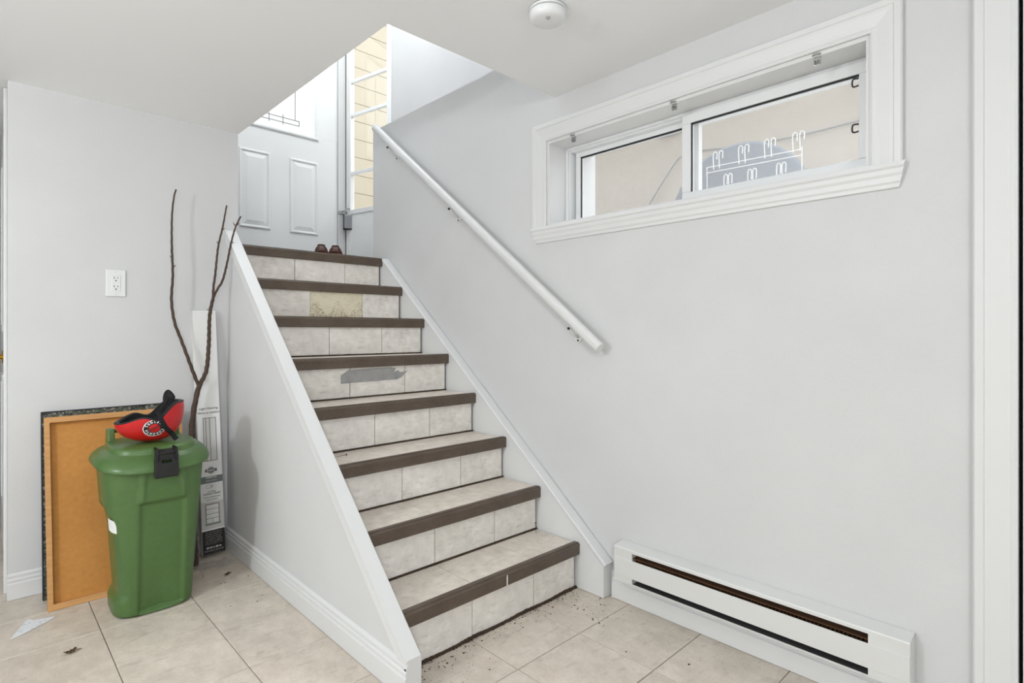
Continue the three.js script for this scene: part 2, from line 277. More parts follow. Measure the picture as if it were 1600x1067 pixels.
// ------------------------------------------------------------------ basement window
{
  const y0 = 1.516, y1 = 1.895, z0 = -1.681, z1 = -0.437;
  const w = struct('window_1', [ // reveal boards
    box(XR + 0.001, 2.06, y0 - 0.001, y0 + 0.012, z0, z1), box(XR + 0.001, 2.06, y1 - 0.012, y1 + 0.001, z0, z1), box(XR + 0.001, 2.06, y0 + 0.012, y1 - 0.012, z0 - 0.001, z0 + 0.012), box(XR + 0.001, 2.06, y0 + 0.012, y1 - 0.012, z1 - 0.012, z1 + 0.001)], M.trim);
  const N = V3(-1, 0, 0), c = CAS(0.078);
  mesh('casing', [prism(c, V3(XR, y1, z0), V3(XR, y1, z1), V3(0, 1, 0), N, -1, 1)], M.trim, w);
  mesh('casing', [prism(c, V3(XR, y0, z0), V3(XR, y1, z0), V3(0, 0, -1), N, 0, 1)], M.trim, w);
  mesh('casing', [prism(c, V3(XR, y0, z1), V3(XR, y1, z1), V3(0, 0, 1), N, 0, 1)], M.trim, w);
  mesh('apron', [prism([[0, 0], [0, 0.022], [0.012, 0.024], [0.018, 0.019], [0.03, 0.019], [0.038, 0.015], [0.052, 0.014], [0.058, 0.010], [0.068, 0.009], [0.07, 0]], V3(XR, y0, z0 - 0.082), V3(XR, y0, z1 + 0.086), V3(0, -1, 0), N, 0.25, -0.25)], M.trim, w);
  const Y0 = y0 + 0.012, Y1 = y1 - 0.012, Z0 = z0 + 0.012, Z1 = z1 - 0.012;
  // fixed frame with tracks
  const fr = (x0, x1, t) => [box(x0, x1, Y0, Y0 + t, Z0, Z1, 0.002), box(x0, x1, Y1 - t, Y1, Z0, Z1, 0.002), box(x0, x1, Y0 + t, Y1 - t, Z0, Z0 + t, 0.002), box(x0, x1, Y0 + t, Y1 - t, Z1 - t, Z1, 0.002)];
  mesh('frame', [fr(1.945, 1.957, 0.012), fr(1.957, 2.035, 0.018), fr(1.998, 2.034, 0.03)], M.vinyl, w);
  const sash = (x0, x1, a, b, f, gl) => {
    const lo = Y0 + 0.012, hi = Y1 - 0.012;
    const s = mesh('sash', [box(x0, x1, lo, lo + f, a, b, 0.002), box(x0, x1, hi - f, hi, a, b, 0.002), box(x0, x1, lo + f, hi - f, a, a + f, 0.002), box(x0, x1, lo + f, hi - f, b - f, b, 0.002)], M.vinyl, w);
    const xm = (x0 + x1) / 2;
    mesh('gasket', [box(xm - 0.010, xm - 0.004, hi - f - 0.006, hi - f, a + f, b - f), box(xm - 0.010, xm - 0.004, lo + f, hi - f, a + f, a + f + 0.004)], M.gasket, s);
    mesh('pane', [box(xm - 0.001, xm + 0.001, lo + f, hi - f, a + f, b - f)], M.dustyGlass, s);
  };
  sash(1.986, 2.0155, Z0 + 0.0265, -1.04, 0.026);
  sash(1.938, 1.966, -1.083, Z1 - 0.008, 0.036);
}
// brackets for a curtain rod at the head of the window
for (const [z, where] of [[-1.536, 'left'], [-1.061, 'middle'], [-0.58, 'right']]) {
  const b = thing('curtain_bracket', { left: 'small metal bracket over the left end of the basement window', middle: 'small metal bracket over the middle stile of the basement window', right: 'small metal bracket over the right pane of the basement window' }[where], 'bracket', [1.846, 1.872, z], 0, 'window brackets');
  mesh('plate', [box(-0.002, 0.001, -0.012, 0.012, -0.010, 0.010, 0.001), box(-0.012, 0.001, 0.012, 0.014, -0.011, 0.011, 0.0008)], M.chrome, b);
  mesh('cup', [tube([[-0.003, 0.013, -0.012], [-0.014, 0.016, -0.008], [-0.016, 0.017, 0.002], [-0.012, 0.016, 0.011], [-0.002, 0.013, 0.013]], 0.0022, 20, 6)], M.chrome, b);
  for (const k of [-1, 1]) mesh('hook', [tube([[-0.003, 0, k * 0.004], [-0.009, -0.001, k * 0.004], [-0.010, -0.009, k * 0.004], [-0.004, -0.010, k * 0.004]], 0.0013, 12, 5)], M.steel, b);
}
// ------------------------------------------------------------------ front door on the landing
{
  const Z = ZD, x0 = 1.17, x1 = 2.05, yb = LAND + 0.006, yt = 3.535, gx0 = 1.335, gx1 = 1.885, gy0 = 2.525, gy1 = 3.37;
  const d = struct('door_1', [box(x0, x1, yb, gy0, Z - 0.05, Z - 0.006, 0.002), box(x0, gx0, gy0, yt, Z - 0.05, Z - 0.006), box(gx1, x1, gy0, yt, Z - 0.05, Z - 0.006), box(gx0, gx1, gy1, yt, Z - 0.05, Z - 0.006)], M.doorPaint, 'white entry door with two raised panels and a decorated window');
  const ring = (a, b, c, e, p) => { const N = V3(0, 0, 1); return [prism(p, V3(a, c, Z - 0.006), V3(b, c, Z - 0.006), V3(0, 1, 0), N, 1, -1), prism(p, V3(a, e, Z - 0.006), V3(b, e, Z - 0.006), V3(0, -1, 0), N, 1, -1), prism(p, V3(a, c, Z - 0.006), V3(a, e, Z - 0.006), V3(1, 0, 0), N, 1, -1), prism(p, V3(b, c, Z - 0.006), V3(b, e, Z - 0.006), V3(-1, 0, 0), N, 1, -1)]; };
  const mould = [[0, 0], [0, 0.004], [0.006, 0.009], [0.014, 0.009], [0.018, 0.004], [0.022, 0.003], [0.022, 0]];
  for (const [a, b] of [[1.322, 1.537], [1.676, 1.893]]) {
    mesh('panel_moulding', ring(a, b, 1.783, 2.336, mould), M.doorPaint, d);
    const f = [[0, 0], [0.004, 0], [0.03, 0.008], [0.06, 0.008], [0.06, 0]];
    mesh('panel', [...ring(a + 0.018, b - 0.018, 1.801, 2.318, [[0, 0], [0.034, 0.009], [0.036, 0.0095], [0.036, 0]]), box(a + 0.053, b - 0.053, 1.836, 2.283, Z - 0.007, Z + 0.0035)], M.doorPaint, d);
  }
  mesh('glass_frame', ring(gx0 - 0.02, gx1 + 0.012, gy0 - 0.02, gy1 + 0.02, [[0, 0], [0, 0.008], [0.008, 0.013], [0.02, 0.012], [0.03, 0.003], [0.03, 0]]), M.doorPaint, d);
  mesh('pane', [box(gx0, gx1, gy0, gy1, Z - 0.031, Z - 0.027)], new THREE.MeshPhysicalMaterial({ color: 0xf4f6f8, transmission: 0.9, roughness: 0.6, thickness: 0 }), d);
  const came = []; const bar = (a, b, c, e) => came.push(box(Math.min(a, c) - 0.0015, Math.max(a, c) + 0.0015, Math.min(b, e) - 0.0015, Math.max(b, e) + 0.0015, Z - 0.027, Z - 0.021));
  bar(gx0 + 0.02, gy0 + 0.10, gx1 - 0.13, gy0 + 0.10); bar(gx0 + 0.02, gy0 + 0.065, gx1 - 0.13, gy0 + 0.065); bar(gx1 - 0.16, gy0 + 0.10, gx1 - 0.16, gy1 - 0.05); bar(gx1 - 0.13, gy0 + 0.065, gx1 - 0.13, gy0 + 0.10); bar(gx0 + 0.16, gy0 + 0.1, gx0 + 0.16, gy1 - 0.05);
  for (const x of [0.1, 0.2, 0.3]) bar(gx0 + x, gy0 + 0.05, gx0 + x, gy0 + 0.12);
  came.push(box(gx1 - 0.008, gx1 - 0.001, gy0, gy1, Z - 0.027, Z - 0.015)); mesh('came', came, M.steel, d);
  // jamb, stop and weather strip
  struct('trim_3', [box(2.0525, 2.0995, LAND - 0.01, 3.6, Z - 0.01, Z + 0.012, 0.003), box(2.100, 2.112, LAND - 0.01, 3.6, Z - 0.01, Z + 0.010, 0.002)], M.trim);
  struct('trim_4', [box(2.1125, 2.128, LAND - 0.01, 3.9, Z - 0.01, Z + 0.012)], std({ color: 0x6b5d4c, roughness: 0.8 }), 'dark weather strip beside the entry door');
}
// paned storm door standing at an angle beside the entry door
{
  const a = V3(2.135, 0, ZD + 0.01), L = 0.50, dir = V3(0.208, 0, 0.978).normalize();
  const d = struct('door_3', new THREE.BufferGeometry(), M.doorPaint);
  const P = (l, y, t = 0) => [l, y, t];
  const parts = [];
  const bx = (l0, l1, y0, y1, t0, t1, r = 0.002) => box(t0, t1, y0, y1, l0, l1, r);
  d.geometry = merge([bx(0, 0.05, LAND, 3.9, -0.02, 0.02), bx(L - 0.045, L, LAND, 3.9, -0.02, 0.02), bx(0.05, L - 0.045, LAND, 1.97, -0.015, 0.005), bx(0.05, L - 0.045, 1.97, 2.005, -0.022, 0.02), bx(0.05, L - 0.045, 3.8, 3.9, -0.02, 0.02)]);
  d.position.set(a.x, 0, a.z); d.rotation.y = Math.atan2(dir.x, dir.z); d.userData.label = 'white paned storm door standing beside the entry door';
  for (const y of [2.293, 2.75, 3.013, 3.47]) mesh('muntin', [bx(0.05, L - 0.045, y - 0.012, y + 0.012, -0.014, 0.012)], M.doorPaint, d);
  const ys = [2.005, 2.293, 2.75, 3.013, 3.47, 3.8]; for (let i = 0; i < 5; i++) mesh('pane', [bx(0.05, L - 0.045, ys[i] + (i ? 0.012 : 0), ys[i + 1] - (i < 4 ? 0.012 : 0), -0.002, 0.0, 0)], M.glass, d);
}
{ // hasp and padlock
  const h = thing('hasp', 'small chrome hasp on the door frame above the padlock', 'hasp', [2.078, 1.985, ZD + 0.014]);
  mesh('plate', [box(-0.035, 0.005, -0.014, 0.014, 0, 0.003, 0.001)], M.chrome, h);
  mesh('staple', [tube([[0.0, -0.01, 0.002], [0.018, -0.01, 0.02], [0.03, 0, 0.03], [0.018, 0.01, 0.02], [0, 0.01, 0.002]], 0.0035, 20, 6)], M.steel, h);
  const p = thing('padlock', 'grey rounded padlock hanging from the hasp by the entry door', 'padlock', [2.114, 1.912, ZD + 0.05], -0.35); p.scale.setScalar(1.13);
  mesh('body', [box(-0.035, 0.035, -0.052, 0.05, -0.015, 0.015, 0.010)], std({ color: 0x96989b, roughness: 0.45, metalness: 0.3 }), p);
  mesh('bumper', [box(-0.034, 0.034, -0.054, -0.046, -0.015, 0.015, 0.004), box(-0.0335, -0.027, -0.052, 0.05, -0.0155, 0.0155, 0.003)], M.black, p);
  mesh('shackle', [tube([[-0.02, 0.04, 0], [-0.02, 0.075, 0], [-0.012, 0.09, 0], [0, 0.094, 0], [0.012, 0.09, 0], [0.02, 0.075, 0], [0.02, 0.04, 0]], 0.0045, 30, 8)], M.chrome, p);
}
// ------------------------------------------------------------------ hall door at the left edge
{
  const d = struct('door_4', [box(0.10, 0.135, 0.008, 2.0, -3.86, -3.08, 0.002)], M.doorPaint, 'white panelled hall door at the left edge with brass knob');
  for (const [a, b] of [[0.25, 0.85], [1.05, 1.85]]) for (const [c, e] of [[-3.76, -3.51], [-3.43, -3.18]]) mesh('panel', [box(0.094, 0.102, a, b, c, e, 0.003), box(0.0915, 0.1, a + 0.03, b - 0.03, c + 0.03, e - 0.03, 0.004)], M.doorPaint, d);
  const k = mesh('knob', [new THREE.SphereGeometry(0.026, 20, 14).scale(0.8, 1, 1).translate(0.062, 0.93, -3.62), new THREE.CylinderGeometry(0.011, 0.011, 0.03, 14).rotateZ(Math.PI / 2).translate(0.085, 0.93, -3.62), new THREE.CylinderGeometry(0.03, 0.03, 0.005, 20).rotateZ(Math.PI / 2).translate(0.098, 0.93, -3.62)], M.brass, d); k.userData.label = 'brass door knob';
  struct('trim_5', [box(0.089, 0.105, 0.0, 2.03, -3.075, -3.052, 0.003), prism(CAS(0.05), V3(0.105, 0, -3.08), V3(0.105, 2.03, -3.08), V3(0, 0, 1), V3(-1, 0, 0))], M.trim);
}
// ------------------------------------------------------------------ outside
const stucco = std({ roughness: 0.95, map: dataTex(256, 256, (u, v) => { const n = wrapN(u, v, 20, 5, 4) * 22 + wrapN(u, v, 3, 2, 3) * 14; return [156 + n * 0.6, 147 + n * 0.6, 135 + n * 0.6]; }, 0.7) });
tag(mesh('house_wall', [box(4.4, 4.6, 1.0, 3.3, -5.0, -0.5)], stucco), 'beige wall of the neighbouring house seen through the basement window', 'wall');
tag(mesh('outdoor_ground', [box(2.37, 14, 1.0, 1.42, -14, 12), box(2.21, 2.37, 1.0, 1.42, -3.18, -1.7), box(2.151, 2.37, 1.0, 1.42, -1.7, 12), box(-6, 2.37, 1.0, 1.42, -14, -5.36)], std({ color: 0xdad8d4, roughness: 0.95 })), 'pale paved ground outside the basement window', 'ground');
{
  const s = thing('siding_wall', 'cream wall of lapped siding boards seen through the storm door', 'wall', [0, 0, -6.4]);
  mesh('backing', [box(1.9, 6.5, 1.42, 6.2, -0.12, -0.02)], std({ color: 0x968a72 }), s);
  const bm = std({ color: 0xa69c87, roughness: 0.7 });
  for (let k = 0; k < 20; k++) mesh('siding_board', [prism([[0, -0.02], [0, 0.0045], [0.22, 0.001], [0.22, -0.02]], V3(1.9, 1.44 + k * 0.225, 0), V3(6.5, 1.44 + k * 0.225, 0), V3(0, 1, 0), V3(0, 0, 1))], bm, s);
}
{ // round blue-grey disc leaning outside the window, with a cable
  const d = thing('round_disc', 'large blue grey round disc standing outside the basement window', 'disc', [3.6, 1.42, -1.62]);
  const g = new THREE.LatheGeometry([[0, 0.03], [0.3, 0.028], [0.46, 0.015], [0.48, 0], [0.46, -0.008], [0, -0.01]].map((q) => new THREE.Vector2(...q)), 64); g.rotateZ(Math.PI / 2); g.translate(0, 0.385, 0);
  mesh('dish', [g], std({ color: 0x5c6470, roughness: 0.7 }), d);
}
tag(mesh('cable', [tube([[4.36, 2.0, -2.9], [4.37, 2.4, -2.6], [4.385, 2.56, -2.45], [4.39, 2.52, -1.9], [4.385, 2.5, -1.5], [4.385, 2.505, -1.0], [4.385, 2.5, -0.55]], 0.006, 60, 6)], M.steel), 'thin grey cable running along the beige wall outside', 'cable');
{
  const l = thing('outdoor_light', 'oval grey light fixture on the beige wall outside', 'light fixture', [4.39, 2.82, -2.56]);
  mesh('housing', [new THREE.SphereGeometry(1, 28, 12).scale(0.05, 0.055, 0.16)], std({ color: 0x9a9a98, roughness: 0.5 }), l);
}
{ // white wire rack just outside the right pane
  const r = thing('wire_rack', 'white wire rack with rows of upright loops outside the right pane', 'rack', [2.3, 1.42, 0]);
  const m = std({ color: 0xf2f2f2, roughness: 0.4 });
  const rod = (a, b) => mesh('rod', [tube([a, b], 0.0018, 2, 6)], m, r);
  rod([0, 0.345, -1.17], [0, 0.335, -0.775]); rod([0, 0.322, -1.17], [0, 0.312, -0.775]); rod([0, 0.24, -1.17], [0, 0.235, -0.775]); rod([0, 0.20, -1.17], [0, 0.195, -0.775]); rod([0, 0.0, -0.778], [0, 0.345, -0.778]); rod([0, 0.0, -1.165], [0, 0.345, -1.165]);
  const loop = (z, y, h, w) => mesh('loop', [tube([[0, y - h, z], [0, y - 0.005, z], [0, y, z + w / 2], [0, y - 0.005, z + w], [0, y - h * 0.45, z + w]], 0.0021, 24, 6)], m, r);
  for (const z of [-1.135, -1.024, -0.918, -0.81]) { loop(z, 0.405, 0.075, 0.014); loop(z + 0.026, 0.405, 0.075, 0.014); }
  for (const z of [-1.087, -0.985, -0.87]) { loop(z, 0.30, 0.095, 0.012); loop(z + 0.02, 0.30, 0.095, 0.012); }
}
for (const [y, w] of [[1.826, 'upper'], [1.686, 'lower']]) {
  const c = mesh('window_catch', [tube([[1.956, y, -0.497], [1.956, y, -0.512], [1.956, y - 0.022, -0.512], [1.956, y - 0.022, -0.497]].map(([a, b, e]) => [a - 0.006, b, e]), 0.0024, 24, 6)], M.gasket);
  tag(c, `${w} dark clip at the right edge of the right window pane`, 'clip', 'dark window clips');
}
// ------------------------------------------------------------------ handrail
{
  const h = thing('handrail', 'white round wooden handrail sloping along the right wall', 'handrail');
  const A = V3(1.775, 2.305, -3.06), B = V3(1.775, 0.985, -1.345), D = B.clone().sub(A), L = D.length();
  const prof = []; for (let k = 0; k < 28; k++) { const a = k / 28 * Math.PI * 2; prof.push([0.020 * Math.cos(a), 0.023 * Math.sin(a)]); }
  D.normalize(); const side = V3(1, 0, 0), up = side.clone().cross(D).normalize();
  mesh('rail', [prism(prof, A, B, side, up, 0, 0, 0.7)], M.trim, h);
  for (const z of [-2.9, -2.305, -1.5]) {
    const t = (z - A.z) / (B.z - A.z), c = A.clone().lerp(B, t);
    mesh('bracket', [tube([[XR - 0.002, c.y - 0.075, z], [XR - 0.02, c.y - 0.072, z], [1.785, c.y - 0.05, z], [1.775, c.y - 0.022, z]], 0.006, 16, 8), new THREE.CylinderGeometry(0.022, 0.022, 0.006, 20).rotateZ(Math.PI / 2).translate(XR - 0.003, c.y - 0.075, z)], M.trim, h);
    mesh('screw', [new THREE.SphereGeometry(0.006, 8, 6).translate(1.763, c.y - 0.04, z + 0.004)], M.black, h); mesh('screw', [new THREE.SphereGeometry(0.004, 8, 6).translate(XR - 0.008, c.y - 0.09, z)], M.black, h);
  }
}
// ------------------------------------------------------------------ baseboard heater
{
  const h = thing('baseboard_heater', 'long white electric baseboard heater with two dark slots on the right wall', 'heater');
  const z0 = -1.277, z1 = -0.333, xf = 1.773, xb = XR - 0.0015, m = std({ color: 0xdcdcda, roughness: 0.38, bumpMap: bumpFine, bumpScale: 0.0004 });
  mesh('top_cover', [prism([[xb, 0.237], [xf + 0.002, 0.231], [xf, 0.228], [xf, 0.219], [xf + 0.002, 0.219], [xf + 0.003, 0.227], [xb, 0.233]], V3(0, 0, z0), V3(0, 0, z1), V3(1, 0, 0), V3(0, 1, 0))], m, h);
  mesh('back_plate', [box(xb - 0.004, xb, 0.1, 0.236, z0, z1)], m, h);
  mesh('front_panel', [box(xf, xf + 0.003, 0.124, 0.192, z0 + 0.001, z1 - 0.001, 0.001)], m, h);
  const sz0 = -1.197, sz1 = -0.43;
  for (const [a, b] of [[z0, sz0], [sz1, z1]]) mesh('end_cap', [box(xf + 0.002, xb - 0.004, 0.104, 0.228, a, b, 0.001)], m, h);
  mesh('lower_lip', [box(xf + 0.001, xf + 0.004, 0.1, 0.1045, z0, z1)], m, h);
  mesh('bottom_plate', [box(xf + 0.004, xb - 0.004, 0.1, 0.104, sz0, sz1)], std({ color: 0x3d3d3d, roughness: 0.7 }), h);
  mesh('element', [tube([[1.805, 0.165, sz0], [1.805, 0.165, sz1]], 0.006, 2, 8)], std({ color: 0x3a2419, roughness: 0.6, metalness: 0.5 }), h);
  const fins = []; for (let z = sz0 + 0.01; z < sz1; z += 0.011) fins.push(box(1.785, 1.826, 0.132, 0.196, z, z + 0.0012));
  const f = mesh('fins', fins, std({ color: 0x6e5138, roughness: 0.55, metalness: 0.4 }), h); f.userData.kind = 'stuff';
  mesh('deflector', [box(1.779, 1.829, 0.199, 0.2015, sz0, sz1)], std({ color: 0x5a3d27, roughness: 0.6, metalness: 0.3 }), h);
}
// ------------------------------------------------------------------ smoke detector
{
  const s = thing('smoke_detector', 'round white smoke detector on the ceiling', 'smoke detector', [1.318, HC, -1.205]);
  const L = (q) => new THREE.LatheGeometry(q.map((p) => new THREE.Vector2(...p)), 48);
  mesh('mount', [L([[0, 0], [0.060, 0], [0.060, -0.006], [0.056, -0.009], [0, -0.009]].reverse())], M.vinyl, s);
  mesh('body', [L([[0, -0.010], [0.0575, -0.010], [0.0585, -0.014], [0.0575, -0.026], [0.054, -0.034], [0.045, -0.040], [0.02, -0.0425], [0, -0.043]].reverse())], M.vinyl, s);
  mesh('test_button', [L([[0, -0.042], [0.007, -0.042], [0.006, -0.045], [0, -0.0455]].reverse()).translate(-0.02, 0, 0.02)], std({ color: 0xb4b4b2 }), s);
  mesh('latch_hole', [box(-0.002, 0.002, -0.009, -0.004, -0.0005, 0.0005).translate(0.0, 0, 0.0605)], M.black, s).rotation.y = 2.2;
}
// ------------------------------------------------------------------ outlet
{
  const o = thing('wall_outlet', 'white double wall outlet with a wide plate above the leaning boards', 'outlet', [0.4425, 1.261, ZB]);
  mesh('plate', [box(-0.036, 0.036, -0.058, 0.058, 0.0005, 0.0065, 0.003)], M.vinyl, o);
  mesh('insert', [box(-0.0165, 0.0165, -0.0335, 0.0335, 0.005, 0.0085, 0.0015)], M.vinyl, o);
  for (const y of [0.017, -0.02]) for (const [x, yy, w, hh] of [[-0.0065, 0.006, 0.0012, 0.004], [0.0065, 0.006, 0.0012, 0.0032], [0, -0.006, 0.0024, 0.0024]]) mesh('slot', [box(x - w, x + w, y + yy - hh, y + yy + hh, 0.008, 0.0088)], M.black, o);
  for (const y of [0.048, -0.048]) mesh('screw', [new THREE.CylinderGeometry(0.0025, 0.0025, 0.001, 12).rotateX(Math.PI / 2).translate(0, y, 0.0068)], std({ color: 0xcfcfcf, roughness: 0.4 }), o);
}
// ------------------------------------------------------------------ boards leaning on the back wall
const fibre = std({ roughness: 0.8, map: dataTex(256, 256, (u, v) => { const n = wrapN(u, v, 30, 5, 4) * 18 + wrapN(u, v, 4, 3, 3) * 12; return [196 + n, 136 + n, 68 + n * 0.8]; }, 2) });
const pine = std({ roughness: 0.65, map: dataTex(256, 256, (u, v) => { const n = fbm(u * 3, v * 50, 4, 4) * 26; return [204 + n, 152 + n, 96 + n]; }, 1.5) });
{
  const tilt = Math.atan2(0.09, 0.73);
  const b = thing('painting', 'dark edged painting on board leaning against the back wall behind the framed board', 'painting', [0, 0.001, -2.835]); b.rotation.x = -tilt;
  const art = canvasTex(512, 512, (c, w, h) => { c.fillStyle = '#1b1d1b'; c.fillRect(0, 0, w, h); for (let n = 0; n < 16000; n++) { const t = rnd(); c.fillStyle = t < 0.45 ? '#4a5440' : t < 0.65 ? '#8a8782' : t < 0.9 ? '#5d5653' : '#1c1c1c'; c.fillRect(rr(0, w), rr(0, h), rr(2, 14), rr(2, 7)); } });
  mesh('stretcher', [box(0.193, 0.67, 0, 0.733, -0.03, 0, 0.002)], M.black, b);
  const f = mesh('canvas_face', new THREE.PlaneGeometry(0.47, 0.727).translate(0.431, 0.366, 0.0012), std({ map: art, roughness: 0.6 }), b);
  const t2 = Math.atan2(0.16, 0.715);
  const a = thing('framed_board', 'brown fibreboard panel with a pale wooden frame leaning behind the green bin', 'board', [0, 0.001, -2.708]); a.rotation.x = -t2;
  const x0 = 0.199, x1 = 0.676, y1 = 0.728, w = 0.022, d = 0.03;
  mesh('backing', [box(x0 + 0.004, x1 - 0.004, 0.004, y1 - 0.004, -d + 0.001, -d + 0.006)], fibre, a);
  mesh('frame_bar', [box(x0, x1, 0, w, -d, 0, 0.001)], pine, a); mesh('frame_bar', [box(x0, x1, y1 - w, y1, -d, 0, 0.001)], pine, a);
  mesh('frame_bar', [box(x0, x0 + w * 0.75, w, y1 - w, -d, 0, 0.001)], pine, a); mesh('frame_bar', [box(x1 - w * 0.75, x1, w, y1 - w, -d, 0, 0.001)], pine, a);
}
// ------------------------------------------------------------------ green bin
const green = std({ roughness: 0.33, map: dataTex(256, 256, (u, v) => { const n = wrapN(u, v, 26, 5, 4) * 10 + wrapN(u, v, 3, 3, 3) * 10; return [78 + n, 109 + n, 58 + n]; }, 2) });
const sstep = (a, b, x) => { const t = Math.min(1, Math.max(0, (x - a) / (b - a))); return t * t * (3 - 2 * t); };
function loft(rings, n, f) { // f(level, angle) -> [x, y, z]
  const P = [], I = [], U = [];
  for (let i = 0; i < rings; i++) for (let j = 0; j <= n; j++) { const q = f(i, j / n * Math.PI * 2); P.push(...q); U.push(j / n, q[1]); }
  for (let i = 0; i < rings - 1; i++) for (let j = 0; j < n; j++) { const a = i * (n + 1) + j, b = a + n + 1; I.push(a, b, a + 1, b, b + 1, a + 1); }
  let g = new THREE.BufferGeometry(); g.setAttribute('position', new THREE.Float32BufferAttribute(P, 3)); g.setAttribute('uv', new THREE.Float32BufferAttribute(U, 2)); g.setIndex(I); g.computeVertexNormals();
  const no = g.attributes.normal; for (let i = 0; i < rings; i++) { const a = i * (n + 1), b = a + n; const m = V3(no.getX(a) + no.getX(b), no.getY(a) + no.getY(b), no.getZ(a) + no.getZ(b)).normalize(); no.setXYZ(a, m.x, m.y, m.z); no.setXYZ(b, m.x, m.y, m.z); }
  return g;
}
const sup = (t, e) => { const c = Math.cos(t), s = Math.sin(t), r = Math.pow(Math.pow(Math.abs(c), e) + Math.pow(Math.abs(s), e), -1 / e); return [r * c, r * s]; };
const BIN = [0.497, 0.001, -2.553];
{
  const b = thing('compost_bin', 'green plastic bin with black front latch standing in front of the leaning boards', 'bin', BIN);
  const H = 0.565, lv = []; for (let i = 0; i <= 90; i++) lv.push(i / 90 * H);
  const skin = (edge, y, t) => {
    const k = y / H;
    const A = 0.130 + 0.038 * k, B = 0.122 + 0.044 * k, [c, s] = sup(t, 3.5);
    let x = A * c * edge, z = B * s * edge;
    if (edge === 1) {
      if (s > 0.55) { // front: recessed panel below an apron
        const inx = sstep(0.080, 0.062, Math.abs(x - 0.012)), iny = sstep(0.428, 0.415, y);
        z -= 0.010 * inx * iny - 0.006 * sstep(0.016, 0.004, Math.abs(Math.abs(x - 0.012) - 0.074 + 0.1 * Math.max(0, y - 0.43))) * (1 - iny) + 0.015 * sstep(0.5, 0.0, k) * Math.exp(-Math.pow((x - 0.01) / 0.06, 2));
        z += 0.006 * inx * (1 - iny) * sstep(0.5, 0.47, y) ;
      }
      if (c < -0.3) { const arch = 0.425 - 4 * Math.pow(z - 0.0, 2); x += 0.018 * sstep(-0.5, -0.8, c) * sstep(0.120, 0.106, Math.abs(z)) * sstep(arch, arch - 0.03, y) * sstep(0.05, 0.09, y); }
      if (c > 0.6) { x -= 0.014 * sstep(0.082, 0.072, Math.abs(z)) * sstep(0.4, 0.37, y) * sstep(0.05, 0.09, y); }
    }
    return [x, y, z];
  };
  const body = loft(lv.length + 3, 240, (i, t) => skin(i < 3 ? [0, 0.9, 0.985][i] : 1, i < 3 ? [0, 0, 0.004][i] : lv[i - 3] + 0.012 * (1 - lv[i - 3] / H), t));
  mesh('body', body, green, b);
  const prof = [[0.955, 0.569], [1.0, 0.566], [1.006, 0.571], [1.0, 0.577], [0.985, 0.584], [0.95, 0.593], [0.88, 0.604], [0.80, 0.610], [0.775, 0.611], [0.765, 0.614], [0.74, 0.624], [0.70, 0.628], [0.5, 0.630], [0.02, 0.632], [0, 0.632]];
  const fine = []; for (let i = 0; i < prof.length - 1; i++) for (let k = 0; k < 3; k++) fine.push([prof[i][0] + (prof[i + 1][0] - prof[i][0]) * k / 3, prof[i][1] + (prof[i + 1][1] - prof[i][1]) * k / 3]); fine.push([0, 0.632]);
  const lid = mesh('lid', loft(fine.length, 160, (i, t) => { const [c, s] = sup(t, 3.1), q = fine[i]; return [0.188 * c * q[0], q[1] - 0.028 * Math.pow(Math.max(0, s), 1.6) * sstep(0.55, 1, q[0]), 0.192 * s * q[0]]; }), green, b);
  // grip: two uprights and a bar at the rear of the lid
  for (const x of [-0.115, 0.105]) {
    const sh = new THREE.Shape([[-0.055, 0.585], [0.06, 0.585], [0.03, 0.612], [0.012, 0.66], [-0.03, 0.66], [-0.04, 0.62]].map((q) => new THREE.Vector2(...q)));
    const g = new THREE.ExtrudeGeometry(sh, { depth: 0.016, bevelEnabled: true, bevelSize: 0.003, bevelThickness: 0.003, bevelSegments: 2 }); g.rotateY(-Math.PI / 2); g.translate(x + 0.008, 0.008, -0.095);
    mesh('handle_arm', metreUV(g), green, lid);
  }
  mesh('handle_bar', [box(-0.105, 0.105, 0.653, 0.669, -0.125, -0.100, 0.006)], green, lid);
  // latch
  const lug = new THREE.Shape([[0.10, 0.592], [0.17, 0.570], [0.19, 0.585], [0.168, 0.603], [0.12, 0.608]].map((q) => new THREE.Vector2(...q)));
  for (const x of [-0.022, 0.045]) { const g = new THREE.ExtrudeGeometry(lug, { depth: 0.006, bevelEnabled: true, bevelSize: 0.002, bevelThickness: 0.002, bevelSegments: 1 }); g.rotateY(-Math.PI / 2); g.translate(x + 0.006, 0.009, 0.008); mesh('latch_lug', metreUV(g), green, lid); }
  const sh = new THREE.Shape([[-0.033, 0], [0.033, 0], [0.036, 0.012], [0.034, 0.095], [-0.034, 0.095], [-0.036, 0.012]].map((q) => new THREE.Vector2(...q)));
  sh.holes.push(new THREE.Path([[-0.018, 0.048], [-0.018, 0.062], [0.018, 0.062], [0.018, 0.048]].map((q) => new THREE.Vector2(...q))));
  const lg = new THREE.ExtrudeGeometry(sh, { depth: 0.012, bevelEnabled: true, bevelSize: 0.003, bevelThickness: 0.003, bevelSegments: 2 }); lg.rotateX(-0.12); lg.translate(0.012, 0.519, 0.194);
  const la = mesh('latch', [metreUV(lg), box(-0.022, 0.046, 0.600, 0.612, 0.14, 0.203, 0.004), box(-0.022, -0.014, 0.58, 0.625, 0.155, 0.208, 0.003), box(0.038, 0.046, 0.58, 0.625, 0.155, 0.208, 0.003)], M.black, b); la.userData.label = 'black plastic latch on the front';
  const sg = new THREE.PlaneGeometry(1, 1, 16, 4), sp = sg.attributes.position;
